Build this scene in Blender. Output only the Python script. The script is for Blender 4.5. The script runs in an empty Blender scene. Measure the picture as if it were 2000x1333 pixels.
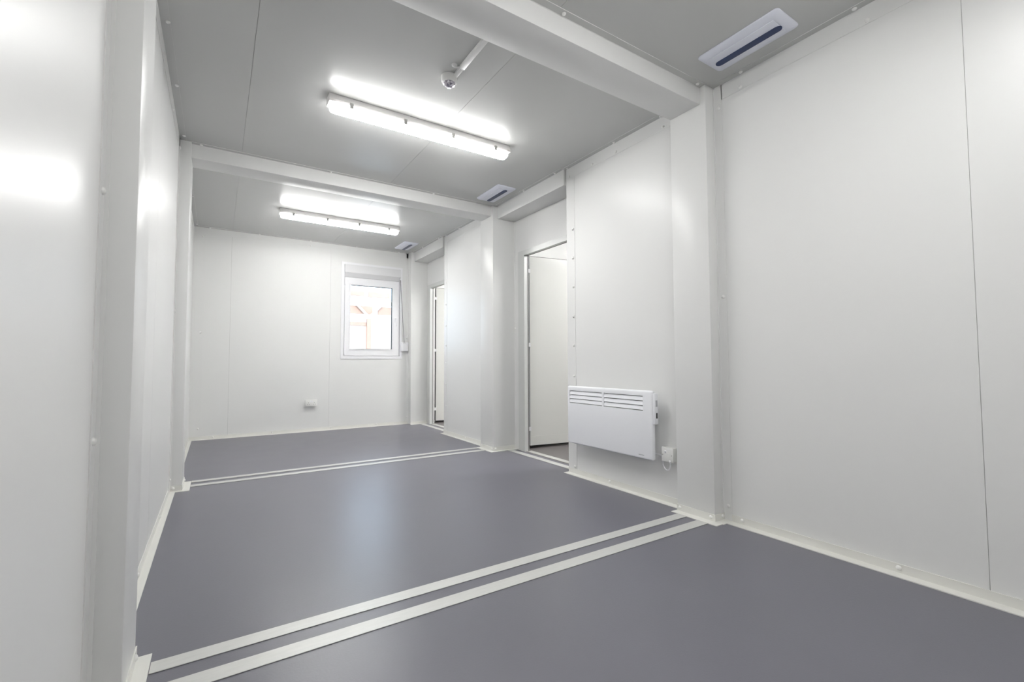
import bpy, bmesh, math, random
from mathutils import Vector, Matrix

scene = bpy.context.scene
C = scene.collection

# ------------------------------------------------------------------ camera
F_PX, PITCH, YAW, ROLL, CAM_Z = 894.1, 2.60, 32.80, -0.21, 0.8947
cam_data = bpy.data.cameras.new("camera")
cam_data.sensor_width = 36.0
cam_data.lens = F_PX / 2000 * 36.0
cam_data.clip_start = 0.02
cam = bpy.data.objects.new("camera", cam_data)
C.objects.link(cam)
p, y, r = (math.radians(a) for a in (PITCH, YAW, ROLL))
fw = Vector((math.sin(y) * math.cos(p), math.cos(y) * math.cos(p), math.sin(p)))
rt = Vector((math.cos(y), -math.sin(y), 0))
up = rt.cross(fw)
rt2 = rt * math.cos(r) + up * math.sin(r)
up2 = up * math.cos(r) - rt * math.sin(r)
M = Matrix((rt2, up2, -fw)).transposed().to_4x4()
M.translation = Vector((0, 0, CAM_Z))
cam.matrix_world = M
scene.camera = cam

# ------------------------------------------------------------------ world, exposure, lamp strength
LAMP = 15.0
world = bpy.data.worlds.new("world")
scene.world = world
world.use_nodes = True
bg = world.node_tree.nodes["Background"]
bg.inputs[0].default_value = (0.66, 0.83, 1.0, 1)
bg.inputs[1].default_value = 1.1
sun_data = bpy.data.lights.new("sun", 'SUN')
sun_data.energy = 0.8
sun_data.color = (1.0, 0.80, 0.62)
sun_data.angle = math.radians(0.6)
sun = bpy.data.objects.new("sun", sun_data)
C.objects.link(sun)
sun.location = (0, -10, 12)
sun.rotation_euler = Vector((0.15, 0.80, -0.55)).to_track_quat('-Z', 'Y').to_euler()
scene.view_settings.view_transform = 'Standard'
scene.view_settings.look = 'None'
scene.view_settings.exposure = 2.08
scene.view_settings.gamma = 1.0
scene.view_settings.use_curve_mapping = False
scene.cycles.max_bounces = 14
scene.cycles.diffuse_bounces = 10
scene.cycles.glossy_bounces = 6
scene.cycles.sample_clamp_indirect = 8.0

# ------------------------------------------------------------------ materials
def mat(name, col, rough=0.5, metal=0.0, spec=0.5, coat=0.0, coat_rough=0.1, noise=0.0, nscale=3.0, bump=0.0,
        bscale=60.0, rvar=0.0, emit=0.0, emit_col=(1, 1, 1), stretch=(1, 1, 1)):
    m = bpy.data.materials.new(name)
    m.use_nodes = True
    nt = m.node_tree
    b = nt.nodes["Principled BSDF"]
    b.inputs["Base Color"].default_value = (*col, 1)
    b.inputs["Roughness"].default_value = rough
    b.inputs["Metallic"].default_value = metal
    b.inputs["Specular IOR Level"].default_value = spec
    b.inputs["Coat Weight"].default_value = coat
    b.inputs["Coat Roughness"].default_value = coat_rough
    if emit:
        b.inputs["Emission Color"].default_value = (*emit_col, 1)
        b.inputs["Emission Strength"].default_value = emit
    tc = nt.nodes.new("ShaderNodeTexCoord")
    mp = nt.nodes.new("ShaderNodeMapping")
    mp.inputs["Scale"].default_value = stretch
    nt.links.new(tc.outputs["Object"], mp.inputs["Vector"])
    if noise or rvar:
        n = nt.nodes.new("ShaderNodeTexNoise")
        n.inputs["Scale"].default_value = nscale
        n.inputs["Detail"].default_value = 5
        nt.links.new(mp.outputs[0], n.inputs["Vector"])
        if noise:
            mr = nt.nodes.new("ShaderNodeMapRange")
            mr.inputs["To Min"].default_value = 1 - noise
            mr.inputs["To Max"].default_value = 1 + noise
            nt.links.new(n.outputs[0], mr.inputs["Value"])
            mx = nt.nodes.new("ShaderNodeVectorMath")
            mx.operation = 'SCALE'
            mx.inputs[0].default_value = col
            nt.links.new(mr.outputs[0], mx.inputs["Scale"])
            nt.links.new(mx.outputs[0], b.inputs["Base Color"])
        if rvar:
            m2 = nt.nodes.new("ShaderNodeMapRange")
            m2.inputs["To Min"].default_value = rough - rvar
            m2.inputs["To Max"].default_value = rough + rvar
            nt.links.new(n.outputs[0], m2.inputs["Value"])
            nt.links.new(m2.outputs[0], b.inputs["Roughness"])
    if bump:
        n2 = nt.nodes.new("ShaderNodeTexNoise")
        n2.inputs["Scale"].default_value = bscale
        n2.inputs["Detail"].default_value = 3
        nt.links.new(mp.outputs[0], n2.inputs["Vector"])
        bp = nt.nodes.new("ShaderNodeBump")
        bp.inputs["Strength"].default_value = bump
        bp.inputs["Distance"].default_value = 0.002
        nt.links.new(n2.outputs[0], bp.inputs["Height"])
        nt.links.new(bp.outputs[0], b.inputs["Normal"])
    return m

WALL = mat("painted_steel_panel", (0.752, 0.753, 0.743), rough=0.345, spec=0.32, noise=0.012, nscale=1.5, bump=0.05, bscale=4)
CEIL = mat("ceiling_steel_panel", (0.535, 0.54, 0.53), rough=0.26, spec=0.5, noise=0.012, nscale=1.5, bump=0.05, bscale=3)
TRIM = mat("folded_steel_trim", (0.745, 0.746, 0.736), rough=0.345, spec=0.32)
BASET = mat("baseboard_steel_trim", (0.72, 0.715, 0.68), rough=0.38, spec=0.5, noise=0.04, nscale=9)
GAP = mat("panel_joint_sealant", (0.42, 0.42, 0.41), rough=0.7)
FLOOR = mat("grey_vinyl", (0.144, 0.141, 0.170), rough=0.33, spec=0.62, noise=0.05, nscale=5, rvar=0.03, bump=0.12, bscale=140)
FLOOR2 = mat("brown_grey_vinyl", (0.17, 0.155, 0.155), rough=0.4, spec=0.45, noise=0.05, nscale=5)
STRIP = mat("brushed_aluminium_strip", (0.60, 0.60, 0.58), rough=0.42, metal=0.25, noise=0.08, nscale=14, stretch=(1, 6, 1))
RIVET = mat("rivet_cap", (0.80, 0.80, 0.78), rough=0.3)
PVC = mat("white_pvc", (0.82, 0.82, 0.84), rough=0.3)
PVCD = mat("white_pvc_cover", (0.70, 0.70, 0.71), rough=0.4)
GREYP = mat("grey_plastic", (0.42, 0.43, 0.45), rough=0.4)
BLACK = mat("black_rubber", (0.025, 0.025, 0.024), rough=0.6)
DKGREY = mat("dark_grey_gasket", (0.17, 0.17, 0.16), rough=0.6)
HEAT = mat("white_powder_coat", (0.86, 0.87, 0.90), rough=0.3, coat=0.2, coat_rough=0.15)
SWITCH = mat("white_switch_plastic", (0.78, 0.78, 0.76), rough=0.35)
VENTM = mat("white_vent_plastic", (0.74, 0.76, 0.84), rough=0.35)
NAVY = mat("dark_blue_diffuser", (0.004, 0.022, 0.10), rough=0.28, spec=0.5)
CHROME = mat("polished_chrome", (0.55, 0.53, 0.58), rough=0.07, metal=1.0)
def lens_mat(name, k):
    """acrylic lens lit by a downward LED strip: brightest underneath, dimmer on its flanks"""
    m = mat(name, (0.9, 0.9, 0.9), rough=0.3, emit=LAMP * k, emit_col=(1.0, 0.995, 0.98))
    nt = m.node_tree
    ge = nt.nodes.new("ShaderNodeNewGeometry")
    sp_ = nt.nodes.new("ShaderNodeSeparateXYZ")
    mr = nt.nodes.new("ShaderNodeMapRange")
    mr.inputs["From Min"].default_value = 0.0
    mr.inputs["From Max"].default_value = -1.0
    mr.inputs["To Min"].default_value = LAMP * k * 0.30
    mr.inputs["To Max"].default_value = LAMP * k * 1.25
    nt.links.new(ge.outputs["Normal"], sp_.inputs[0])
    nt.links.new(sp_.outputs["Z"], mr.inputs["Value"])
    nt.links.new(mr.outputs[0], nt.nodes["Principled BSDF"].inputs["Emission Strength"])
    return m
LENS = lens_mat("glowing_acrylic_lens", 1.0)
LENS_DIM = lens_mat("glowing_acrylic_lens_dimmed", 0.8)  # same lens, output lowered to balance light on the near walls
LENS_BRIGHT = lens_mat("glowing_acrylic_lens_boosted", 1.9)  # same lens, output boosted to brighten the doorways
LHOUSE = mat("light_housing_plastic", (0.86, 0.84, 0.83), rough=0.4)
CLIP = mat("steel_clip", (0.45, 0.44, 0.43), rough=0.35, metal=0.7)
STRAP = mat("woven_grey_strap", (0.30, 0.30, 0.31), rough=0.8)
LEAFM = mat("door_leaf_paint", (0.68, 0.68, 0.655), rough=0.32)
FRAMEM = mat("door_frame_aluminium", (0.64, 0.65, 0.635), rough=0.35, metal=0.1)
WHITEEXT = mat("outside_white_render", (0.66, 0.57, 0.50), rough=0.8, noise=0.05, nscale=2)
RUST = mat("outside_rust_cladding", (0.38, 0.26, 0.21), rough=0.8, noise=0.15, nscale=3)
GROUND = mat("outside_concrete", (0.45, 0.44, 0.42), rough=0.9, noise=0.1, nscale=2)

GLASS = bpy.data.materials.new("window_glass")
GLASS.use_nodes = True
_nt = GLASS.node_tree
_nt.nodes.clear()
_o = _nt.nodes.new("ShaderNodeOutputMaterial")
_mix = _nt.nodes.new("ShaderNodeMixShader")
_t = _nt.nodes.new("ShaderNodeBsdfTransparent")
_g = _nt.nodes.new("ShaderNodeBsdfGlossy")
_g.inputs["Roughness"].default_value = 0.02
_f = _nt.nodes.new("ShaderNodeFresnel")
_f.inputs["IOR"].default_value = 1.45
_nt.links.new(_f.outputs[0], _mix.inputs[0])
_nt.links.new(_t.outputs[0], _mix.inputs[1])
_nt.links.new(_g.outputs[0], _mix.inputs[2])
_nt.links.new(_mix.outputs[0], _o.inputs["Surface"])

# ------------------------------------------------------------------ mesh helpers
def add_box(bm, x0, x1, y0, y1, z0, z1, mi=0):
    x0, x1 = sorted((x0, x1)); y0, y1 = sorted((y0, y1)); z0, z1 = sorted((z0, z1))
    vs = [bm.verts.new(q) for q in ((x0, y0, z0), (x1, y0, z0), (x1, y1, z0), (x0, y1, z0),
                                    (x0, y0, z1), (x1, y0, z1), (x1, y1, z1), (x0, y1, z1))]
    fs = [(3, 2, 1, 0), (4, 5, 6, 7), (0, 1, 5, 4), (1, 2, 6, 5), (2, 3, 7, 6), (3, 0, 4, 7)]
    out = []
    for f in fs:
        nf = bm.faces.new([vs[i] for i in f]); nf.material_index = mi; out.append(nf)
    return vs, out

def bev_box(bm, x0, x1, y0, y1, z0, z1, w, seg=2):
    b2 = bmesh.new()
    add_box(b2, x0, x1, y0, y1, z0, z1)
    bmesh.ops.bevel(b2, geom=b2.edges[:], offset=w, segments=seg, profile=0.5, affect='EDGES')
    me = bpy.data.meshes.new("tmp"); b2.to_mesh(me); b2.free()
    bm.from_mesh(me); bpy.data.meshes.remove(me)

def boxes(*bs, bevel=0.0, seg=2):
    bm = bmesh.new()
    for b in bs:
        if bevel: bev_box(bm, *sorted(b[0:2]), *sorted(b[2:4]), *sorted(b[4:6]), bevel, seg)
        else: add_box(bm, *b)
    return bm

def tube(bm, pts, rad, n=10, caps=True):
    pts = [Vector(q) for q in pts]
    rings = []
    up0 = Vector((0, 0, 1))
    for i, q in enumerate(pts):
        d = (pts[min(i + 1, len(pts) - 1)] - pts[max(i - 1, 0)]).normalized()
        a = d.cross(up0)
        if a.length < 1e-3: a = d.cross(Vector((1, 0, 0)))
        a.normalize(); b = d.cross(a).normalized()
        if rings:
            pass
        rings.append([bm.verts.new(q + (a * math.cos(2 * math.pi * k / n) + b * math.sin(2 * math.pi * k / n)) * rad) for k in range(n)])
    for r0, r1 in zip(rings, rings[1:]):
        for k in range(n):
            bm.faces.new((r0[k], r0[(k + 1) % n], r1[(k + 1) % n], r1[k]))
    if caps:
        bm.faces.new(rings[0][::-1]); bm.faces.new(rings[-1])

def lathe(bm, prof, origin, axis, n=24):
    """prof = (radius, height along axis)."""
    ax = Vector(axis).normalized()
    a = ax.orthogonal().normalized(); b = ax.cross(a)
    o = Vector(origin)
    rings = []
    for rr, h in prof:
        if rr < 1e-6: rings.append([bm.verts.new(o + ax * h)])
        else: rings.append([bm.verts.new(o + ax * h + (a * math.cos(2 * math.pi * k / n) + b * math.sin(2 * math.pi * k / n)) * rr) for k in range(n)])
    for r0, r1 in zip(rings, rings[1:]):
        for k in range(n):
            k2 = (k + 1) % n
            if len(r0) == 1 and len(r1) == 1: continue
            if len(r0) == 1: bm.faces.new((r0[0], r1[k2], r1[k]))
            elif len(r1) == 1: bm.faces.new((r0[k], r0[k2], r1[0]))
            else: bm.faces.new((r0[k], r0[k2], r1[k2], r1[k]))

def prism(bm, poly, axis, a0, a1):
    """poly of 2D points in the two other axes, extruded along axis."""
    def P(u, v, a):
        return {'x': (a, u, v), 'y': (u, a, v), 'z': (u, v, a)}[axis]
    lo = [bm.verts.new(P(u, v, a0)) for u, v in poly]
    hi = [bm.verts.new(P(u, v, a1)) for u, v in poly]
    n = len(poly)
    bm.faces.new(lo[::-1]); bm.faces.new(hi)
    for i in range(n):
        bm.faces.new((lo[i], lo[(i + 1) % n], hi[(i + 1) % n], hi[i]))

def obj(name, bm, m, parent=None, smooth=False, label=None):
    bmesh.ops.recalc_face_normals(bm, faces=bm.faces[:])
    me = bpy.data.meshes.new(name)
    bm.to_mesh(me); bm.free()
    for mm in (m if isinstance(m, (list, tuple)) else [m]): me.materials.append(mm)
    if smooth:
        for f in me.polygons: f.use_smooth = True
        try: me.set_sharp_from_angle(angle=math.radians(35))
        except Exception: pass
    o = bpy.data.objects.new(name, me)
    C.objects.link(o)
    if parent is not None: o.parent = parent
    if label: o["label"] = label
    return o

def place(o, loc):
    """Give a top-level object its own origin: move the mesh back by loc (children too)."""
    return o

def thing(name, label, cat, loc=(0, 0, 0), group=None):
    o = bpy.data.objects.new(name, None)
    o.empty_display_size = 0.1
    C.objects.link(o)
    o.location = loc
    o["label"] = label; o["category"] = cat
    if group: o["group"] = group
    return o

def tag(o, label, cat, group=None):
    o["label"] = label; o["category"] = cat
    if group: o["group"] = group
    return o

def struct(name, bm, m, label, cat, smooth=False):
    o = obj(name, bm, m, None, smooth)
    o["kind"] = "structure"; o["label"] = label; o["category"] = cat
    return o

def part(name, bm, m, parent, smooth=False, label=None):
    """mesh given in world coordinates, parented to a thing standing at parent.location"""
    bm.transform(Matrix.Translation(-Vector(parent_world(parent))))
    return obj(name, bm, m, parent, smooth, label)

def parent_world(pn):
    v = Vector(pn.location)
    q = pn.parent
    while q is not None:
        v += Vector(q.location); q = q.parent
    return v

def copy_tree(o, parent=None):
    c = o.copy(); C.objects.link(c); c.parent = parent
    for ch in [k for k in bpy.data.objects if k.parent == o]:
        copy_tree(ch, c)
    return c

# ------------------------------------------------------------------ measures of the place (metres)
H = 2.5
XL, XCL, XC, XW1, XW2, XH, XD = -0.258, -0.1875, 2.344, 2.430, 2.424, 2.401, 2.605
YA1, YA1B, YA2 = 1.563, 1.600, 1.808
YB1, YB1B, YB2 = 3.988, 4.025, 4.250
YR, YF = 6.47, -0.72
YE2, YE3 = 2.912, 5.348
ZB, ZH = 2.396, 2.366
PITCH_M = 2.425
TH = 0.10           # panel thickness
XR2 = 5.10          # far wall of the neighbouring rooms
XCC, YCC = 2.353, 6.35

# ------------------------------------------------------------------ floor and ceiling
struct("floor", boxes((XL - TH, 2.595, YF - TH, YR + TH, -0.08, 0.0)), FLOOR,
       "blue-grey vinyl floor running through the joined cabins", "floor")
struct("floor_next_room", boxes((2.595, XR2 + TH, YF - TH, YR + TH, -0.08, 0.0)), FLOOR2,
       "brown-grey floor of the room beyond the open doors", "floor")

def panel_grid(seams, lo, hi, g=0.0017):
    """cut [lo, hi] at seams leaving a groove g wide"""
    e = [lo] + [s for s in seams if lo < s < hi] + [hi]
    return [(a + (g / 2 if i else 0), b - (g / 2 if i < len(e) - 2 else 0)) for i, (a, b) in enumerate(zip(e, e[1:]))]

CE = [0.127, 1.275]
bm = bmesh.new()
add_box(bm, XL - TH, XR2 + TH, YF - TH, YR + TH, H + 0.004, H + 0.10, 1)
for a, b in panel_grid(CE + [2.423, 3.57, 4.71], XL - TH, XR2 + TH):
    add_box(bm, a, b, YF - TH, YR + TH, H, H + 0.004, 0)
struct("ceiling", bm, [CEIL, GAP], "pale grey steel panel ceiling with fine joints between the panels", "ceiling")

# ------------------------------------------------------------------ walls (panels 4 mm proud of a dark backing so that the joints are real grooves)
def panelled(name, axis, face, back, a0, a1, z0, z1, seams, label, holes=()):
    """wall in plane axis=face, its body going to 'back'; runs a0..a1 along the other axis; holes=(a,b,z0,z1)"""
    bm = bmesh.new()
    s = 1 if back > face else -1
    def B(a, b, c, d, f0, f1, mi):
        if b - a < 1e-4 or d - c < 1e-4: return
        if axis == 'x': add_box(bm, f0, f1, a, b, c, d, mi)
        else: add_box(bm, a, b, f0, f1, c, d, mi)
    def rects(a, b):
        out = [(a, b, z0, z1)]
        for h in holes:
            nx = []
            for (p0, p1, q0, q1) in out:
                if h[1] <= p0 or h[0] >= p1: nx.append((p0, p1, q0, q1)); continue
                if h[0] > p0: nx.append((p0, h[0], q0, q1))
                if h[1] < p1: nx.append((h[1], p1, q0, q1))
                m0, m1 = max(p0, h[0]), min(p1, h[1])
                if h[2] > q0: nx.append((m0, m1, q0, h[2]))
                if h[3] < q1: nx.append((m0, m1, h[3], q1))
            out = nx
        return out
    for rr in rects(a0, a1): B(*rr, face + s * 0.004, back, 1 if seams else 0)
    for a, b in panel_grid(seams, a0, a1):
        for rr in rects(a, b): B(*rr, face, face + s * 0.004, 0)
    return struct(name, bm, [WALL, GAP], label, "wall")

panelled("wall_left", 'x', XL, XL - TH, YF, YR, 0, H, [0.49, 1.68, 2.80, 4.12, 5.32],
         "long glossy off-white steel wall on the side away from the doors")
panelled("wall_rear", 'y', YR, YR + TH, XL - TH, XR2 + TH, 0, H, [0.125, 1.265, 3.57],
         "end wall holding the small window", holes=((1.429, 2.236, 0.968, 2.248),))
panelled("wall_front", 'y', YF, YF - TH, XL - TH, XR2 + TH, 0, H, [0.151, 1.289, 3.57],
         "end wall opposite the window")
panelled("wall_right", 'x', XW1, XW1 + TH, YF, YA1 + 0.12, 0, H, [-0.64, 0.502],
         "large blank off-white wall panel nearest the viewer")
panelled("wall_right", 'x', XW2, XW2 + 0.25, YA1 + 0.12, YE2, 0, H, [],
         "off-white wall section carrying the white heater")
panelled("wall_right", 'x', XW2, XW2 + 0.25, YB2 - 0.12, YE3, 0, H, [],
         "narrow off-white wall section between the two doorways")
for n, (y0, y1, hinge, txt) in enumerate(((YE2, YB1 + 0.12, 3.795, "recessed wall around the doorway nearer the heater"),
                                          (YE3, YCC + 0.10, 3.795 + PITCH_M, "recessed wall around the doorway nearer the window"))):
    panelled("wall_door_side", 'x', XD, XD + TH, y0, y1, 0, H, [], txt, holes=((hinge - 0.90, hinge + 0.083, -0.01, 2.02),))
struct("wall_next_room", boxes((XD + TH, XR2, 4.08, 4.16, 0, H)), WALL, "partition wall just behind the open door nearer the heater", "wall")
struct("wall_next_room", boxes((XR2, XR2 + TH, YF, YR, 0, H)), WALL, "far wall of the room beyond the open doors", "wall")

# ------------------------------------------------------------------ columns, beams, headers
def column(x0, x1, y0, y1, label):
    return struct("column", boxes((x0, x1, y0, y1, 0, H), bevel=0.0025), TRIM, label, "column", smooth=True)
column(XL - 0.01, XCL, YA1, YA2, "boxed steel column on the doorless wall, close to the viewer")
column(XL - 0.01, XCL, YB1, YB2, "boxed steel column on the doorless wall at the second crossbeam")
column(XC, XW1 + 0.02, YA1, YA2, "boxed steel column between the heater wall and the large blank wall")
column(XC, XD + 0.02, YB1, YB2, "boxed steel column between the nearer doorway and the narrow wall section")
column(XCC, XD + 0.02, YCC, YR + 0.01, "slim boxed corner column beside the window")

def beam(y0, y1, label):
    return struct("beam", boxes((XCL - 0.005, XC + 0.005, y0, y1, ZB, H + 0.002), bevel=0.002), TRIM, label, "beam", smooth=True)
beam(YA1B, YA2, "boxed crossbeam under the ceiling nearest the viewer")
beam(YB1B, YB2 - 0.02, "boxed crossbeam under the ceiling between the two light fittings")
for y0, y1, t in ((YE2 + 0.008, YB1 + 0.002, "boxed header beam over the doorway nearer the heater"),
                  (YE3 + 0.008, YCC + 0.002, "boxed header beam over the doorway nearer the window")):
    struct("beam", boxes((XH, XD + 0.005, y0, y1, ZH, H + 0.002), bevel=0.002), TRIM, t, "beam", smooth=True)

# ------------------------------------------------------------------ rivets, folded angle trims
_bm = bmesh.new()
lathe(_bm, [(0.0104, 0), (0.0100, 0.0030), (0.0076, 0.0062), (0.0038, 0.0080), (0, 0.0084)], (0, 0, 0), (0, 0, 1), 14)
bmesh.ops.recalc_face_normals(_bm, faces=_bm.faces[:])
RIV = bpy.data.meshes.new("rivet"); _bm.to_mesh(RIV); _bm.free(); RIV.materials.append(RIVET)
for f in RIV.polygons: f.use_smooth = True
def rivets(parent, pts, nrm):
    q = Vector(nrm).to_track_quat('Z', 'Y')
    for pt in pts:
        o = bpy.data.objects.new("rivet", RIV)
        C.objects.link(o); o.parent = parent
        o.location = Vector(pt) + Vector(nrm) * 0.0024
        o.rotation_mode = 'QUATERNION'; o.rotation_quaternion = q

TN = [0]
def angle_trim(kind, axis, a0, a1, u0, v0, du, dv, label, m=TRIM, t=0.0026, up=None):
    """L profile along axis with its inner corner at (u0,v0); legs of signed width du and dv.
    axis x: u=y v=z; axis y: u=x v=z; axis z: u=x v=y"""
    su, sv = (1 if du > 0 else -1), (1 if dv > 0 else -1)
    if kind == "baseboard": t = 0.0038
    poly = [(u0, v0), (u0 + du, v0), (u0 + du, v0 + sv * t), (u0 + su * t, v0 + sv * t), (u0 + su * t, v0 + dv), (u0, v0 + dv)]
    bm = bmesh.new()
    if up is None:
        prism(bm, poly, axis, a0, a1)
    else:       # the upright leg is shorter than the flat one, as at a corner
        prism(bm, [poly[0], poly[1], poly[2], (u0, v0 + sv * t)], axis, a0, a1)
        prism(bm, [(u0, v0 + sv * t), poly[3], poly[4], poly[5]], axis, up[0], up[1])
    if kind == "baseboard":
        nm = "baseboard_" + label[1]
        lab = label[0]; cat = "baseboard"
    else:
        TN[0] += 1
        nm = "trim_%d" % TN[0]; lab = label; cat = "trim"
    if kind == "trim" and axis != 'z' and abs(v0 - H) < 1e-6 and dv < 0:
        bm.normal_update()          # ceiling leg gets the darker ceiling colour, standing in for its dimness
        for f in bm.faces:
            if f.calc_center_median().z > H - t * 1.5 and abs(f.normal.z) > 0.5: f.material_index = 1
        m = [m, CEIL]
    return struct(nm, bm, m, lab, cat)

# ceiling to wall angles (a narrow leg on the ceiling, a wide leg down the wall)
t = angle_trim("trim", 'y', YF, YA1 - 0.045, XW1, H, -0.040, -0.090, "angle trim along the top of the large blank wall")
rivets(t, [(XW1 - 0.022, yy, H) for yy in (-0.3, 0.29, 0.846, 1.385)], (0, 0, -1))
rivets(t, [(XW1, yy, 2.425) for yy in (-0.3, 0.27, 0.805, 1.401)], (-1, 0, 0))
t = angle_trim("trim", 'y', YA2, YE2, XW2, H, -0.040, -0.090, "angle trim along the top of the heater wall")
rivets(t, [(XW2 - 0.014, yy, H) for yy in (1.932, 2.353, 2.883)], (0, 0, -1))
rivets(t, [(XW2, yy, 2.427) for yy in (1.923, 2.344, 2.595, 2.873)], (-1, 0, 0))
t = angle_trim("trim", 'y', YE2 + 0.01, YB1 - 0.003, XH, H, -0.035, -0.004, "thin trim where the nearer door header meets the ceiling")
rivets(t, [(XH - 0.015, yy, H) for yy in (3.02, 3.49)], (0, 0, -1))
t = angle_trim("trim", 'y', YB2, YE3, XW2, H, -0.040, -0.090, "angle trim along the top of the narrow wall section")
rivets(t, [(XW2 - 0.014, yy, H) for yy in (4.4, 4.9, 5.28)], (0, 0, -1))
t = angle_trim("trim", 'y', YE3 + 0.01, YCC - 0.003, XH, H, -0.035, -0.004, "thin trim where the farther door header meets the ceiling")
rivets(t, [(XH - 0.015, yy, H) for yy in (5.45, 6.0)], (0, 0, -1))
for y0, y1, cy, wy, lab in ((YF, YA1 - 0.002, (0.3, 0.9), (0.3, 0.9), "angle trim along the top of the doorless wall, nearest stretch"),
                            (YA2, YB1 - 0.002, (2.04, 2.621, 3.207, 3.906), (2.20, 2.78, 3.38, 3.95), "angle trim along the top of the doorless wall, middle stretch"),
                            (YB2, YR - 0.002, (4.5, 5.3, 6.35), (4.6, 5.4), "angle trim along the top of the doorless wall, stretch by the window end")):
    t = angle_trim("trim", 'y', y0, y1, XL, H, 0.040, -0.090, lab)
    rivets(t, [(XL + 0.030, yy, H) for yy in cy], (0, 0, -1))
    rivets(t, [(XL, yy, 2.425) for yy in wy], (1, 0, 0))
# crossbeam flanges on the ceiling
for y0, xs, lab in ((YA1B, (0.30, 1.31, 2.301), "flange trim between the nearest crossbeam and the ceiling"),
                    (YB1B, (-0.129, 0.771, 1.70), "flange trim between the second crossbeam and the ceiling")):
    t = angle_trim("trim", 'x', XCL, XC + 0.002, y0, H, -0.038, -0.004, lab)
    rivets(t, [(xx, y0 - 0.019, H) for xx in xs], (0, 0, -1))
# rear wall top
t = angle_trim("trim", 'x', XL + 0.04, XCC, YR, H, -0.040, -0.075, "angle trim along the top of the window wall")
rivets(t, [(xx, YR - 0.02, H) for xx in (-0.10, 0.417, 1.009, 1.60, 2.2)], (0, 0, -1))
rivets(t, [(xx, YR, 2.44) for xx in (0.417, 1.009, 1.60)], (0, -1, 0))
# vertical corner angles
def vtrim(x, y_, dx, dy, lab, rz=(), rdir=(-1, 0, 0), rxy=None, z0=0.04, z1=H):
    t = angle_trim("trim", 'z', z0, z1, x, y_, dx, dy, lab)
    if rxy: rivets(t, [(rxy[0], rxy[1], z) for z in rz], rdir)
    return t
vtrim(XW1, YA1, -0.012, -0.050, "vertical angle trim beside the column on the large blank wall", (2.366, 1.262, 0.085), (-1, 0, 0), (XW1, 1.533))
vtrim(XL, YA1, 0.012, -0.052, "vertical angle trim beside the column nearest the viewer", (2.3, 1.335, 0.70), (1, 0, 0), (XL, 1.533))
vtrim(XL, YB1, 0.010, -0.060, "vertical angle trim beside the second column on the doorless wall", (2.42, 1.26, 0.09), (1, 0, 0), (XL, 3.955))
t = angle_trim("trim", 'z', 0.04, H - 0.09, XL, YR, 0.116, -0.02, "wide vertical trim strip at the doorless end of the window wall")
rivets(t, [(XL + 0.090, YR, z) for z in (2.39, 1.25, 0.13)], (0, -1, 0))
vtrim(XCC, YR, -0.030, -0.02, "vertical trim beside the window where the corner column starts", (2.42, 1.24, 0.10), (0, -1, 0), (XCC - 0.015, YR))
vtrim(XD, YB1, -0.006, -0.02, "vertical trim in the recess beside the nearer doorway", (1.24,), (-1, 0, 0), (XD, YB1 - 0.012), 0.0, ZH)
vtrim(XD, YCC, -0.006, -0.02, "vertical trim in the recess beside the farther doorway", (), (-1, 0, 0), None, 0.0, ZH)
# posts at the free ends of the two wall sections
for n, (ye, w, lab, zs) in enumerate(((YE2, 0.10, "vertical end trim of the heater wall with a column of rivets", (1.975, 1.737, 1.5, 1.26, 1.024, 0.778, 0.06)),
                                      (YE3, 0.08, "vertical end trim of the narrow wall section between the doorways", (1.90, 1.62, 1.35, 1.10, 0.88, 0.62, 0.35)))):
    t = angle_trim("trim", 'z', 0.0, H - 0.09, XW2 - 0.0026, ye, 0.18, -w, lab)
    # outer skin on the room side
    rivets(t, [(XW2 - 0.0026, ye - w + 0.020, z) for z in zs], (-1, 0, 0))

# baseboards: L profile, upright leg on the wall, flat leg on the floor
def base_y(x, sgn, y0, y1, w, lab, side, riv=(), up=None):
    t = angle_trim("baseboard", 'y', y0, y1, x, 0.0, sgn * w, 0.040, (lab, side), BASET, up=up)
    rivets(t, [(x, yy, 0.024) for yy in riv], (sgn, 0, 0))
def base_x(y_, sgn, x0, x1, w, lab, side, riv=(), up=None):
    t = angle_trim("baseboard", 'x', x0, x1, y_, 0.0, sgn * w, 0.040, (lab, side), BASET, up=up)
    rivets(t, [(xx, y_, 0.024) for xx in riv], (0, sgn, 0))
base_y(XW1, -1, YF, YA1 - 0.05, 0.055, "white baseboard of the large blank wall", "right", (-0.2, 0.773, 1.455))
base_y(XC, -1, YA1 - 0.045, YA2 + 0.005, 0.055, "white baseboard on the face of the column beside the heater wall", "right", (1.585, 1.79), (YA1 - 0.003, YA2 + 0.002))
base_x(YA1, -1, XC, XW1, 0.050, "short white baseboard on the near side of the column beside the heater wall", "right", (2.41,), (XC, XW1))
base_y(XW2, -1, YA2 + 0.004, YE2, 0.055, "white baseboard under the heater", "right", (1.84, 2.45))
base_y(XC, -1, YB1 - 0.045, YB2 + 0.005, 0.050, "white baseboard on the face of the column beyond the nearer doorway", "right", (4.01, 4.22), (YB1 - 0.003, YB2 + 0.002))
base_x(YB1, -1, XC, XD, 0.045, "short white baseboard on the near side of the column beyond the nearer doorway", "right", (2.37,), (XC, XD))
base_y(XW2, -1, YB2 + 0.004, YE3 + 0.01, 0.050, "white baseboard of the narrow wall section", "right", (4.75,))
base_x(YCC, -1, XCC, XD, 0.035, "short white baseboard of the corner column beside the window", "rear")
base_x(YR, -1, XL + 0.034, XCC, 0.040, "white baseboard under the window", "rear", (-0.02, 0.6, 1.3, 1.9, 2.36), (XL, XCC))
base_y(XL, 1, YF, YA1, 0.055, "white baseboard of the doorless wall beside the viewer", "left")
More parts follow.
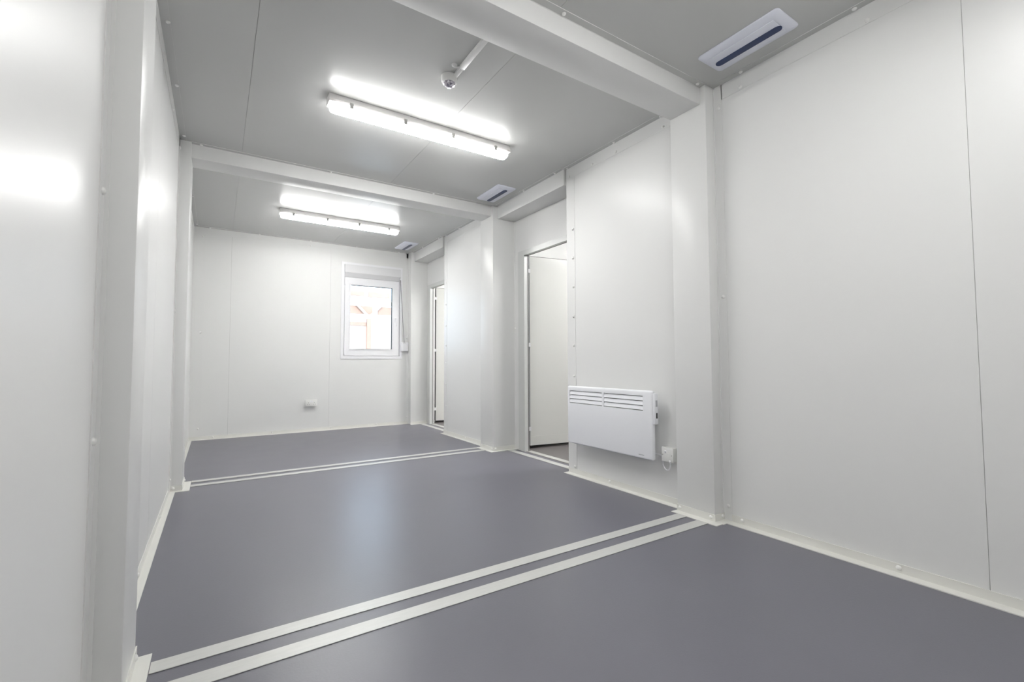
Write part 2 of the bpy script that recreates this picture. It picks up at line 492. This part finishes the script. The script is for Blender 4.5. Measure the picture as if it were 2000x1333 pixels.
base_y(XCL, 1, 1.49, YA2 + 0.01, 0.040, "white baseboard on the face of the column nearest the viewer", "left", (1.775,), (YA1, YA2 + 0.006))
base_y(XL, 1, YA2, YB1 - 0.0005, 0.034, "white baseboard of the doorless wall, middle stretch", "left", (2.45, 3.3))
base_x(YB1, -1, XL + 0.034, XCL, 0.030, "short white baseboard on the near side of the second column of the doorless wall", "left", (XL + 0.02,), (XL, XCL))
base_y(XCL, 1, YB1 - 0.035, YB2 + 0.004, 0.045, "white baseboard on the face of the second column of the doorless wall", "left", (4.22,), (YB1 - 0.003, YB2 + 0.002))
base_y(XL, 1, YB2, YR, 0.034, "white baseboard of the doorless wall, stretch by the window end", "left")

# ------------------------------------------------------------------ metal floor strips
def strip(x0, x1, y0, y1, lab, group):
    bm = boxes((x0, x1, y0, y1, 0.0005, 0.0030), bevel=0.0008, seg=1)
    c = Vector(((x0 + x1) / 2, (y0 + y1) / 2, 0))
    bm.transform(Matrix.Translation(-c))
    o = obj("floor_strip", bm, STRIP)
    o.location = c
    tag(o, lab, "floor strip", group)
G1 = "pale metal cover strips across the floor"
strip(XCL + 0.042, XC - 0.056, 1.570, 1.637, "pale metal floor strip crossing the room nearest the viewer", G1)
strip(XCL + 0.042, XC - 0.056, 1.706, 1.768, "pale metal floor strip of the near pair, on its window side", G1)
strip(XCL + 0.047, XC - 0.052, 4.066, 4.130, "pale metal floor strip of the distant pair, on its near side", G1)
strip(XCL + 0.047, XC - 0.052, 4.205, 4.266, "pale metal floor strip crossing the room nearest the window", G1)
G2 = "pale metal cover strips in the doorways"
strip(2.482, 2.548, YE2 + 0.02, YB1 - 0.046, "pale metal strip in front of the nearer doorway, room side", G2)
strip(2.614, 2.676, YE2 + 0.02, 3.80, "pale metal strip in the nearer doorway, right under the door frame", G2)
strip(2.482, 2.548, YE3 + 0.02, YCC - 0.036, "pale metal strip in front of the farther doorway, room side", G2)
strip(2.614, 2.676, YE3 + 0.02, 3.80 + PITCH_M, "pale metal strip in the farther doorway, right under the door frame", G2)

# ------------------------------------------------------------------ doors
def door(idx, dy, lab):
    root = bpy.data.objects.new("door_%d" % idx, None)
    C.objects.link(root)
    root.location = (XD, 3.78 + dy, 0)
    root["kind"] = "structure"; root["label"] = lab; root["category"] = "door"
    yh = 3.782 + dy           # hinge side clear edge
    yn = yh - 0.80
    zt = 1.965
    # frame: wall flange, stepped jambs and head, all one profile
    bm = bmesh.new()
    for (a, b, zz0, zz1) in ((yh + 0.070, yh + 0.130, 0.0, zt + 0.035), (yn - 0.10, yn - 0.052, 0.0, zt + 0.035), (yn - 0.10, yh + 0.130, zt + 0.035, zt + 0.062)):
        add_box(bm, XD - 0.006, XD + 0.002, a, b, zz0, zz1)
    for (a, b, zz0, zz1) in ((yh + 0.008, yh + 0.078, 0.0, zt + 0.008), (yn - 0.06, yn - 0.012, 0.0, zt + 0.008), (yn - 0.06, yh + 0.078, zt + 0.008, zt + 0.045)):
        add_box(bm, XD - 0.014, XD + 0.040, a, b, zz0, zz1)
    prism(bm, [(XD + 0.038, yh + 0.066), (XD + 0.102, yh + 0.130), (XD + 0.102, yh + 0.150), (XD + 0.038, yh + 0.150)], 'z', 0.0, zt + 0.06)
    add_box(bm, XD + 0.038, XD + 0.102, yn - 0.11, yn - 0.02, 0.0, zt + 0.06)
    add_box(bm, XD + 0.040, XD + 0.101, yn - 0.11, yh + 0.13, zt + 0.043, zt + 0.06)
    part("door_frame", bm, FRAMEM, root)
    bm = boxes((XD + 0.028, XD + 0.034, yh + 0.004, yh + 0.010, 0.0, zt + 0.012), (XD + 0.028, XD + 0.034, yn - 0.013, yn + 0.001, 0.0, zt + 0.012),
               (XD + 0.028, XD + 0.034, yn, yh, zt + 0.006, zt + 0.013))
    part("gasket", bm, DKGREY, root, label="dark grey rubber gasket")
    # leaf swung open into the next room
    leaf = bpy.data.objects.new("door_leaf", None)
    C.objects.link(leaf); leaf.parent = root
    leaf.location = (0.130, 0.122, 0)
    leaf.rotation_euler = (0, 0, math.radians(-9))
    def lp(name, bm, m, label=None): return obj(name, bm, m, leaf, False, label)
    bm = boxes((0, 0.80, 0, 0.040, 0.030, 2.000), bevel=0.0015, seg=1)
    add_box(bm, 0.0, 0.80, -0.0025, 0.0, 0.032, 0.125)     # kick rail
    lp("leaf_panel", bm, LEAFM)
    bm = boxes((-0.003, 0.002, 0.040, 0.060, 0.03, 1.998), (-0.004, 0.80, 0.006, 0.034, 2.000, 2.0055), (0, 0.80, 0.006, 0.034, 0.018, 0.030))  # upright black strip stands in for the dark gap beside the frame
    lp("edge_strip", boxes((-0.0015, 0.0, 0.002, 0.040, 0.031, 1.999)), GREYP, "grey hinge-side edge strip")
    lp("seal_and_gap_dark", bm, BLACK, "black rubber seal round the leaf edge, with a black strip for the dark hinge gap")
    for z in (0.165, 1.031, 1.805):
        bm = bmesh.new()
        tube(bm, [(-0.058, -0.026, z), (-0.058, -0.026, z + 0.088)], 0.0075, 12)
        add_box(bm, -0.058, 0.006, -0.012, -0.005, z + 0.018, z + 0.060)
        add_box(bm, -0.060, -0.052, -0.026, -0.006, z + 0.018, z + 0.060)
        add_box(bm, -0.082, -0.060, -0.034, -0.028, z + 0.006, z + 0.082)
        lp("hinge", bm, PVC, "white hinge")
    return root
door(1, 0.0, "pale door standing open in the doorway nearer the heater")
door(2, PITCH_M, "pale door standing open in the doorway nearer the window")

# ------------------------------------------------------------------ window
win = bpy.data.objects.new("window_1", None)
C.objects.link(win)
win.location = (1.86, YR, 0.95)
win["kind"] = "structure"; win["label"] = "small white window with a roller shutter box in the end wall"; win["category"] = "window"
def ring(bm, x0, x1, z0, z1, X0, X1, Z0, Z1, y0, y1):
    """rectangular frame between outer x0..z1 and inner X0..Z1"""
    add_box(bm, x0, X0, y0, y1, z0, z1); add_box(bm, X1, x1, y0, y1, z0, z1)
    add_box(bm, X0, X1, y0, y1, z0, Z0); add_box(bm, X0, X1, y0, y1, Z1, z1)
bm = bmesh.new()
ring(bm, 1.430, 2.286, 0.943, 2.272, 1.468, 2.250, 0.982, 2.238, YR - 0.010, YR + 0.002)
ring(bm, 1.452, 2.265, 0.965, 2.250, 1.468, 2.250, 0.982, 2.238, YR, YR + 0.09)
part("cover_frame", bm, PVC, win)
bm = bmesh.new()
prism(bm, [(YR - 0.040, 2.238), (YR - 0.040, 2.128), (YR - 0.002, 2.070), (YR + 0.09, 2.070), (YR + 0.09, 2.238)], 'x', 1.4685, 2.2495)
part("shutter_box", bm, PVCD, win)
bm = bmesh.new()
ring(bm, 1.478, 2.240, 0.988, 2.066, 1.552, 2.140, 1.080, 1.966, YR - 0.002, YR + 0.055)
ring(bm, 1.4685, 2.2495, 0.982, 2.0695, 1.500, 2.218, 1.010, 2.045, YR + 0.02, YR + 0.085)
ring(bm, 1.540, 2.152, 1.068, 1.978, 1.552, 2.140, 1.080, 1.966, YR - 0.008, YR)
part("sash", bm, PVC, win)
bm = bmesh.new()
ring(bm, 1.550, 2.142, 1.078, 1.968, 1.556, 2.136, 1.084, 1.962, YR + 0.012, YR + 0.04)
part("glazing_seal", bm, BLACK, win, label="black glazing seal")
bm = boxes((1.555, 2.137, YR + 0.024, YR + 0.030, 1.083, 1.963))
part("glass", bm, GLASS, win)
bm = bmesh.new()
bev_box(bm, 2.180, 2.202, YR - 0.014, YR - 0.002, 1.465, 1.535, 0.004)
bev_box(bm, 2.184, 2.198, YR - 0.046, YR - 0.012, 1.512, 1.526, 0.003)
bev_box(bm, 2.182, 2.200, YR - 0.052, YR - 0.038, 1.410, 1.528, 0.005)
part("handle", bm, PVC, win, True)
bm = boxes((1.4705, 1.490, YR - 0.018, YR + 0.004, 1.955, 2.045), (1.4705, 1.490, YR - 0.018, YR + 0.004, 0.995, 1.075), bevel=0.004)
part("hinge", bm, PVC, win, True)

sw = thing("shutter_winder", "small white strap winder box mounted beside the window with a grey strap above", "shutter winder", (2.318, YR, 1.045))
bm = bmesh.new()
bev_box(bm, 2.262, 2.372, YR - 0.038, YR - 0.0005, 1.050, 1.182, 0.012, 3)
part("case", bm, PVC, sw, True)
bm = boxes((2.290, 2.330, YR - 0.042, YR - 0.037, 1.165, 1.178))
part("strap_slot", bm, PVCD, sw)
bm = bmesh.new()
pts = [(2.242, YR - 0.050, 2.085), (2.250, YR - 0.046, 1.95), (2.266, YR - 0.042, 1.75), (2.282, YR - 0.038, 1.50), (2.296, YR - 0.036, 1.32), (2.308, YR - 0.034, 1.180)]
vs = []
for x_, y_, z_ in pts:
    w = 0.009
    vs.append([bm.verts.new((x_ - w * 0.7, y_ - 0.004, z_)), bm.verts.new((x_ + w * 0.7, y_ + 0.004, z_)),
               bm.verts.new((x_ + w * 0.7, y_ + 0.0055, z_)), bm.verts.new((x_ - w * 0.7, y_ - 0.0025, z_))])
for r0, r1 in zip(vs, vs[1:]):
    for k in range(4): bm.faces.new((r0[k], r0[(k + 1) % 4], r1[(k + 1) % 4], r1[k]))
bm.faces.new(vs[0][::-1]); bm.faces.new(vs[-1])
part("strap", bm, STRAP, sw, label="grey woven shutter strap")
bm = bmesh.new()
bev_box(bm, 2.228, 2.256, YR - 0.058, YR - 0.006, 2.082, 2.112, 0.005)
part("strap_guide", bm, PVC, sw, True)

# ------------------------------------------------------------------ light fittings
def light_proto():
    L = 1.245
    root = thing("ceiling_light", "", "light fitting", (0, 0, 0), "linear light fittings on the ceiling")
    bm = bmesh.new()
    prism(bm, [(-0.034, H - 0.0005), (-0.044, H - 0.036), (-0.044, H - 0.052), (0.044, H - 0.052), (0.044, H - 0.036), (0.034, H - 0.0005)], 'x', -L / 2 - 0.012, L / 2 + 0.012)
    bm.transform(Matrix.Translation((0, 0, -H)))
    obj("housing", bm, LHOUSE, root)
    bm = bmesh.new()
    prof = []
    n = 12
    for k in range(n + 1):
        a = math.pi * k / n
        prof.append((0.0475 * math.cos(a) * (1 if abs(math.cos(a)) < 0.999 else 1), -0.053 - 0.044 * (math.sin(a) ** 0.7)))
    rings = []
    for x_, s in ((-L / 2, 0.72), (-L / 2 + 0.010, 0.93), (-L / 2 + 0.028, 1.0), (L / 2 - 0.028, 1.0), (L / 2 - 0.010, 0.93), (L / 2, 0.72)):
        rings.append([bm.verts.new((x_, py_ * s, -0.053 + (pz_ + 0.053) * s)) for py_, pz_ in prof])
    for r0, r1 in zip(rings, rings[1:]):
        for k in range(n): bm.faces.new((r0[k], r0[k + 1], r1[k + 1], r1[k]))
        bm.faces.new((r0[n], r0[0], r1[0], r1[n]))
    bm.faces.new(rings[0][::-1]); bm.faces.new(rings[-1])
    obj("diffuser", bm, LENS, root, True)
    for s in (-1, 1):
        for k in range(4):
            xc = -L / 2 + 0.115 + k * (L - 0.23) / 3
            bm = boxes((xc - 0.011, xc + 0.011, s * 0.0435, s * 0.0500, -0.066, -0.036), (xc - 0.011, xc + 0.011, s * 0.040, s * 0.0505, -0.0705, -0.064), bevel=0.001, seg=1)
            obj("clip", bm, CLIP, root)
    return root
proto = light_proto()
spots = [((1.162, 2.845), "lit linear ceiling light between the two crossbeams"),
         ((1.150, 5.255), "lit linear ceiling light over the window end of the room"),
         ((1.170, 0.415), "lit linear ceiling light over the viewer, seen only as reflections on the walls"),
         ((3.95, 2.62), "lit linear ceiling light in the room beyond the doorway nearer the heater"),
         ((3.95, 5.05), "lit linear ceiling light in the room beyond the doorway nearer the window")]
for i, ((lx, ly), lab) in enumerate(spots):
    o = proto if i == 0 else copy_tree(proto)
    o.location = (lx, ly, H); o["label"] = lab
    if i >= 2:          # fittings out of view: output lowered over the viewer, boosted in the next rooms
        for ch in o.children:
            if ch.name.startswith("diffuser"):
                ch.data = ch.data.copy(); ch.data.materials[0] = LENS_DIM if i == 2 else LENS_BRIGHT

# ------------------------------------------------------------------ ceiling vents
def vent_proto():
    root = thing("ceiling_vent", "", "ceiling vent", (0, 0, 0), "white ceiling vents with a dark slot")
    bm = bmesh.new()
    # frustum body with rounded corners, long side along y
    def rr(hx, hy, r_, z):
        out = []
        for cx, cy, a0 in ((hx - r_, hy - r_, 0), (-hx + r_, hy - r_, 90), (-hx + r_, -hy + r_, 180), (hx - r_, -hy + r_, 270)):
            for k in range(5):
                a = math.radians(a0 + 22.5 * k)
                out.append(bm.verts.new((cx + r_ * math.cos(a), cy + r_ * math.sin(a), z)))
        return out
    rings = [rr(0.100, 0.208, 0.018, -0.0005), rr(0.100, 0.208, 0.018, -0.006), rr(0.094, 0.202, 0.018, -0.012), rr(0.070, 0.172, 0.012, -0.019)]
    bm.faces.new(rings[0][::-1])
    for r0, r1 in zip(rings, rings[1:]):
        n = len(r0)
        for k in range(n): bm.faces.new((r0[k], r0[(k + 1) % n], r1[(k + 1) % n], r1[k]))
    bm.faces.new(rings[-1])
    obj("body", bm, VENTM, root, True)
    bm = boxes((-0.060, 0.060, -0.165, 0.165, -0.0225, -0.0185), bevel=0.0015)
    obj("cover", bm, VENTM, root, True)
    bm = bmesh.new()
    pts = []
    for cy, a0 in ((0.148, 0), (-0.148, 180)):
        for k in range(9):
            a = math.radians(a0 + 22.5 * k)
            pts.append((0.012 + 0.021 * math.cos(a), cy + 0.021 * math.sin(a)))
    prism(bm, pts, 'z', -0.0245, -0.0215)
    obj("slot", bm, NAVY, root, label="rounded dark blue slot")
    return root
vp = vent_proto()
for i, ((vx, vy), lab) in enumerate((((2.203, 1.238), "white ceiling vent with a dark blue slot above the large blank wall"),
                                     ((2.200, 3.690), "white ceiling vent with a slot by the column of the nearer doorway"),
                                     ((2.160, 6.030), "white ceiling vent in the far corner beside the window wall"))):
    o = vp if i == 0 else copy_tree(vp)
    o.location = (vx, vy, H); o["label"] = lab

# ------------------------------------------------------------------ detector and trunking
det = thing("smoke_detector", "round white detector with a shiny dark dome at the end of the ceiling trunking", "detector", (1.076, 2.295, H))
bm = bmesh.new()
lathe(bm, [(0, -0.0005), (0.046, -0.0005), (0.046, -0.016), (0.043, -0.030), (0.040, -0.036), (0.036, -0.038), (0, -0.038)], (1.076, 2.295, H), (0, 0, 1), 32)
part("base", bm, SWITCH, det, True)
bm = bmesh.new()
bmesh.ops.create_icosphere(bm, subdivisions=2, radius=0.034)
for v in bm.verts:
    v.co.z = v.co.z * 0.75 if v.co.z < 0 else v.co.z * 0.2
bm.transform(Matrix.Translation((1.076, 2.295, H - 0.038)))
part("dome", bm, CHROME, det, False, "shiny faceted dark dome")
tr = bmesh.new()
bev_box(tr, 1.079, 1.109, YA2 - 0.002, 2.175, H - 0.019, H - 0.0005, 0.003)
bev_box(tr, 1.082, 1.106, 2.170, 2.262, H - 0.017, H - 0.0005, 0.003)
for v in tr.verts: v.co -= Vector((1.094, 2.03, H))
o = obj("cable_trunking", tr, TRIM, None, True)
o.location = (1.094, 2.03, H)
tag(o, "straight white cable trunking running from the nearest crossbeam to the detector", "cable trunking")
cc = thing("cable_gland", "tiny round white cable gland beside the ceiling trunking", "cable gland", (1.055, 2.185, H))
bm = bmesh.new()
lathe(bm, [(0, -0.0005), (0.016, -0.0005), (0.014, -0.006), (0.007, -0.010), (0.005, -0.014), (0, -0.014)], (1.055, 2.185, H), (0, 0, 1), 20)
part("cap", bm, TRIM, cc, True)
bm = bmesh.new()
tube(bm, [(1.055, 2.185, H - 0.012), (1.068, 2.180, H - 0.013), (1.082, 2.172, H - 0.010)], 0.005, 10)
part("tail", bm, TRIM, cc, True)

# ------------------------------------------------------------------ heater
HX0, HX1, HY0, HY1, HZ0, HZ1 = 2.314, 2.352, 1.946, 2.783, 0.262, 0.705
ht = thing("convector_heater", "white electric panel heater with louvred slots hanging on the wall", "heater", (2.354, 2.365, HZ0))
bm = bmesh.new(); bev_box(bm, HX0, HX1 - 0.004, HY0, HY1, HZ0, HZ1, 0.012, 4)
body = part("body", bm, HEAT, ht, True)
AP = ((2.397, 2.755), (2.020, 2.378))
bm = bmesh.new()
for a, b in AP: add_box(bm, HX0 - 0.02, HX0 + 0.022, a, b, 0.572, 0.674)
cut = part("cutter", bm, BLACK, ht)
md = body.modifiers.new("cut", 'BOOLEAN'); md.operation = 'DIFFERENCE'; md.object = cut; md.solver = 'EXACT'
bpy.context.view_layer.update()
me = bpy.data.meshes.new_from_object(body.evaluated_get(bpy.context.evaluated_depsgraph_get()))
body.modifiers.clear(); body.data = me
while len(me.materials) > 1: me.materials.pop()
try: me.set_sharp_from_angle(angle=math.radians(35))
except Exception: pass
bpy.data.objects.remove(cut)
for a, b in AP:
    bm = bmesh.new()
    for k in range(3):
        zt, zb = 0.6655 - 0.0305 * k, 0.6395 - 0.0305 * k
        prism(bm, [(HX0 + 0.0065, zt), (HX0 + 0.0005, zb), (HX0 + 0.0030, zb - 0.0008), (HX0 + 0.0095, zt - 0.001)], 'y', a + 0.001, b - 0.001)
    prism(bm, [(HX0 + 0.0085, 0.5748), (HX0 + 0.0005, 0.5722), (HX0 + 0.021, 0.5722)], 'y', a + 0.001, b - 0.001)
    # upper lip
    prism(bm, [(HX0 + 0.0005, 0.6738), (HX0 + 0.0005, 0.6695), (HX0 + 0.010, 0.6738)], 'y', a + 0.001, b - 0.001)
    part("grille", bm, HEAT, ht)
    part("grille_backing", boxes((HX0 + 0.0185, HX0 + 0.0215, a, b, 0.573, 0.6735)), DKGREY, ht, label="dark inside behind the louvres")
bm = boxes((2.322, 2.356, 1.931, 1.9475, 0.492, 0.690), bevel=0.004)
part("control_box", bm, HEAT, ht, True)
bm = boxes((2.332, 2.347, 1.9295, 1.932, 0.605, 0.645))
for k in range(4): add_box(bm, 2.334, 2.345, 1.9288, 1.930, 0.608 + k * 0.009, 0.613 + k * 0.009)
part("display", bm, GREYP, ht, label="small grey timer display")
bm = boxes((2.335, 2.346, 1.9275, 1.932, 0.530, 0.565), bevel=0.0015)
part("rocker_switch", bm, BLACK, ht, True, "black rocker switch")
bm = bmesh.new()
yy = 2.060
for w_, h_ in ((0.005, 0.006), (0.004, 0.006), (0.006, 0.0055), (0.004, 0.006), (0.005, 0.0055), (0.004, 0.006), (0.005, 0.0055)):
    add_box(bm, HX0 - 0.0006, HX0 + 0.0005, yy - w_, yy, 0.284, 0.284 + h_); yy -= w_ + 0.0018
part("maker_mark", bm, GREYP, ht, label="tiny grey maker's mark")
for yb in (2.10, 2.60):
    part("wall_bracket", boxes((HX1 - 0.006, XW2 - 0.0216, yb, yb + 0.03, 0.36, 0.62)), TRIM, ht)
bm = boxes((2.325, 2.348, 1.99, 2.74, 0.2605, 0.2635))
part("bottom_grille", bm, GREYP, ht)

# fused switch
sp = thing("fused_switch", "white fused switch on a surface box between the heater and the column", "switch", (2.40, 1.895, 0.265))
bm = bmesh.new(); bev_box(bm, 2.391, XW2 - 0.0005, 1.8535, 1.9375, 0.266, 0.353, 0.003)
part("back_box", bm, SWITCH, sp, True)
bm = bmesh.new(); bev_box(bm, 2.382, 2.3925, 1.852, 1.939, 0.2645, 0.3545, 0.003)
part("faceplate", bm, SWITCH, sp, True)
bm = bmesh.new(); prism(bm, [(2.3825, 0.334), (2.3765, 0.331), (2.3815, 0.318), (2.3825, 0.318)], 'y', 1.902, 1.914)
part("rocker", bm, PVC, sp)
bm = boxes((2.3805, 2.3825, 1.884, 1.894, 0.296, 0.318)); part("fuse_carrier", bm, SWITCH, sp)
for ys in (1.930, 1.864):
    bm = bmesh.new(); lathe(bm, [(0, 0.0), (0.0028, 0.0), (0.0028, 0.0012), (0, 0.0012)], (2.3822, ys, 0.307), (-1, 0, 0), 12)
    part("screw", bm, DKGREY, sp, label="dark screw head")
bm = bmesh.new(); bev_box(bm, 2.3800, 2.3925, 1.871, 1.882, 0.2600, 0.276, 0.002); part("cord_outlet", bm, PVC, sp, True)

pts0 = [(2.372, 1.955, 0.300), (2.376, 1.935, 0.298), (2.386, 1.952, 0.293), (2.399, 1.962, 0.284), (2.402, 1.958, 0.266), (2.398, 1.945, 0.235),
        (2.394, 1.921, 0.213), (2.390, 1.898, 0.212), (2.388, 1.883, 0.228), (2.387, 1.877, 0.247), (2.387, 1.8765, 0.262)]
pts0 = [(2.380, 1.990, 0.301), (2.392, 1.974, 0.300), (2.402, 1.955, 0.292), (2.407, 1.9445, 0.280), (2.404, 1.946, 0.262), (2.399, 1.942, 0.240),
        (2.394, 1.922, 0.215), (2.390, 1.898, 0.212), (2.388, 1.882, 0.228), (2.387, 1.877, 0.247), (2.387, 1.8765, 0.262)]
# smooth the cord with Catmull-Rom
def smooth_pts(P, n=5):
    P = [Vector(q) for q in P]; out = []
    for i in range(len(P) - 1):
        p0, p1, p2, p3 = P[max(i - 1, 0)], P[i], P[i + 1], P[min(i + 2, len(P) - 1)]
        for k in range(n):
            t_ = k / n
            out.append(0.5 * ((2 * p1) + (p2 - p0) * t_ + (2 * p0 - 5 * p1 + 4 * p2 - p3) * t_ ** 2 + (3 * p1 - p0 - 3 * p2 + p3) * t_ ** 3))
    out.append(P[-1]); return out
bm = bmesh.new(); tube(bm, [q - Vector((2.39, 1.92, 0.21)) for q in smooth_pts(pts0)], 0.0036, 10)
o = obj("power_cord", bm, PVC, None, True); o.location = (2.39, 1.92, 0.21)
tag(o, "short white power cord looping from the heater to the fused switch", "cord")

# double socket on the window wall
so = thing("wall_socket", "white double power socket low on the window wall", "socket", (1.065, YR, 0.31))
bm = bmesh.new(); bev_box(bm, 1.000, 1.134, YR - 0.034, YR - 0.0005, 0.330, 0.408, 0.003)
part("back_box", bm, SWITCH, so, True)
bm = bmesh.new(); bev_box(bm, 0.997, 1.137, YR - 0.044, YR - 0.033, 0.327, 0.412, 0.004)
part("faceplate", bm, SWITCH, so, True)
for cx in (1.031, 1.103):
    bm = bmesh.new()
    for dx, dz, w_, h_ in ((0, 0.012, 0.004, 0.009), (-0.011, -0.010, 0.008, 0.004), (0.011, -0.010, 0.008, 0.004)):
        add_box(bm, cx + dx - w_ / 2, cx + dx + w_ / 2, YR - 0.0446, YR - 0.0435, 0.362 + dz - h_ / 2, 0.362 + dz + h_ / 2)
    part("socket_holes", bm, DKGREY, so)
for cx in (1.057, 1.077):
    bm = bmesh.new(); bev_box(bm, cx - 0.006, cx + 0.006, YR - 0.048, YR - 0.043, 0.380, 0.400, 0.0015)
    part("rocker", bm, PVC, so, True)

# fine placing of whole things
win.location.x -= 0.026; so.location.x -= 0.024; sw.location.x -= 0.024
ht.location.y += 0.036; ht.location.x += 0.021; sp.location.y += 0.012; bpy.data.objects["power_cord"].location.y += 0.013
for n_ in (det, cc, bpy.data.objects["cable_trunking"]): n_.location.x -= 0.010

# ------------------------------------------------------------------ outside the window
g = boxes((-30, 40, YR + 0.6, 60, -0.5, -0.45))
struct("ground", g, GROUND, "pale concrete yard seen through the window", "ground")
sh = thing("shed", "sun-bleached shed with rusty cladding bands and white trusses outside the window", "shed", (4.6, 16.5, -0.45))
bm = boxes((0, 10, 16.5, 16.7, -0.45, 2.25)); part("low_wall", bm, WHITEEXT, sh)
bm = boxes((0, 4.75, 16.5, 16.6, 2.62, 2.90), (4.95, 10, 16.5, 16.6, 2.62, 2.90), (3.0, 4.45, 16.5, 16.6, 3.26, 3.42), (4.6, 5.35, 16.5, 16.6, 3.24, 3.42), (3.95, 4.5, 16.45, 16.55, 2.20, 2.32))
part("cladding", bm, RUST, sh)
bm = boxes((0, 10, 16.40, 16.50, 2.42, 2.54), (0, 10, 16.4, 16.5, 3.00, 3.08))
part("truss_rail", bm, WHITEEXT, sh)
for xa, xb in ((4.6, 4.05), (4.6, 5.15), (5.9, 5.35), (5.9, 6.45), (3.3, 2.75), (3.3, 3.85)):
    bm = bmesh.new(); tube(bm, [(xa, 16.42, 2.50), (xb, 16.42, 3.06)], 0.045, 8)
    part("truss_brace", bm, WHITEEXT, sh, True)
bm = boxes((4.52, 4.66, 16.38, 16.52, -0.45, 2.44)); part("post", bm, RUST, sh, label="rust-coloured post")
sh.location.x -= 0.07
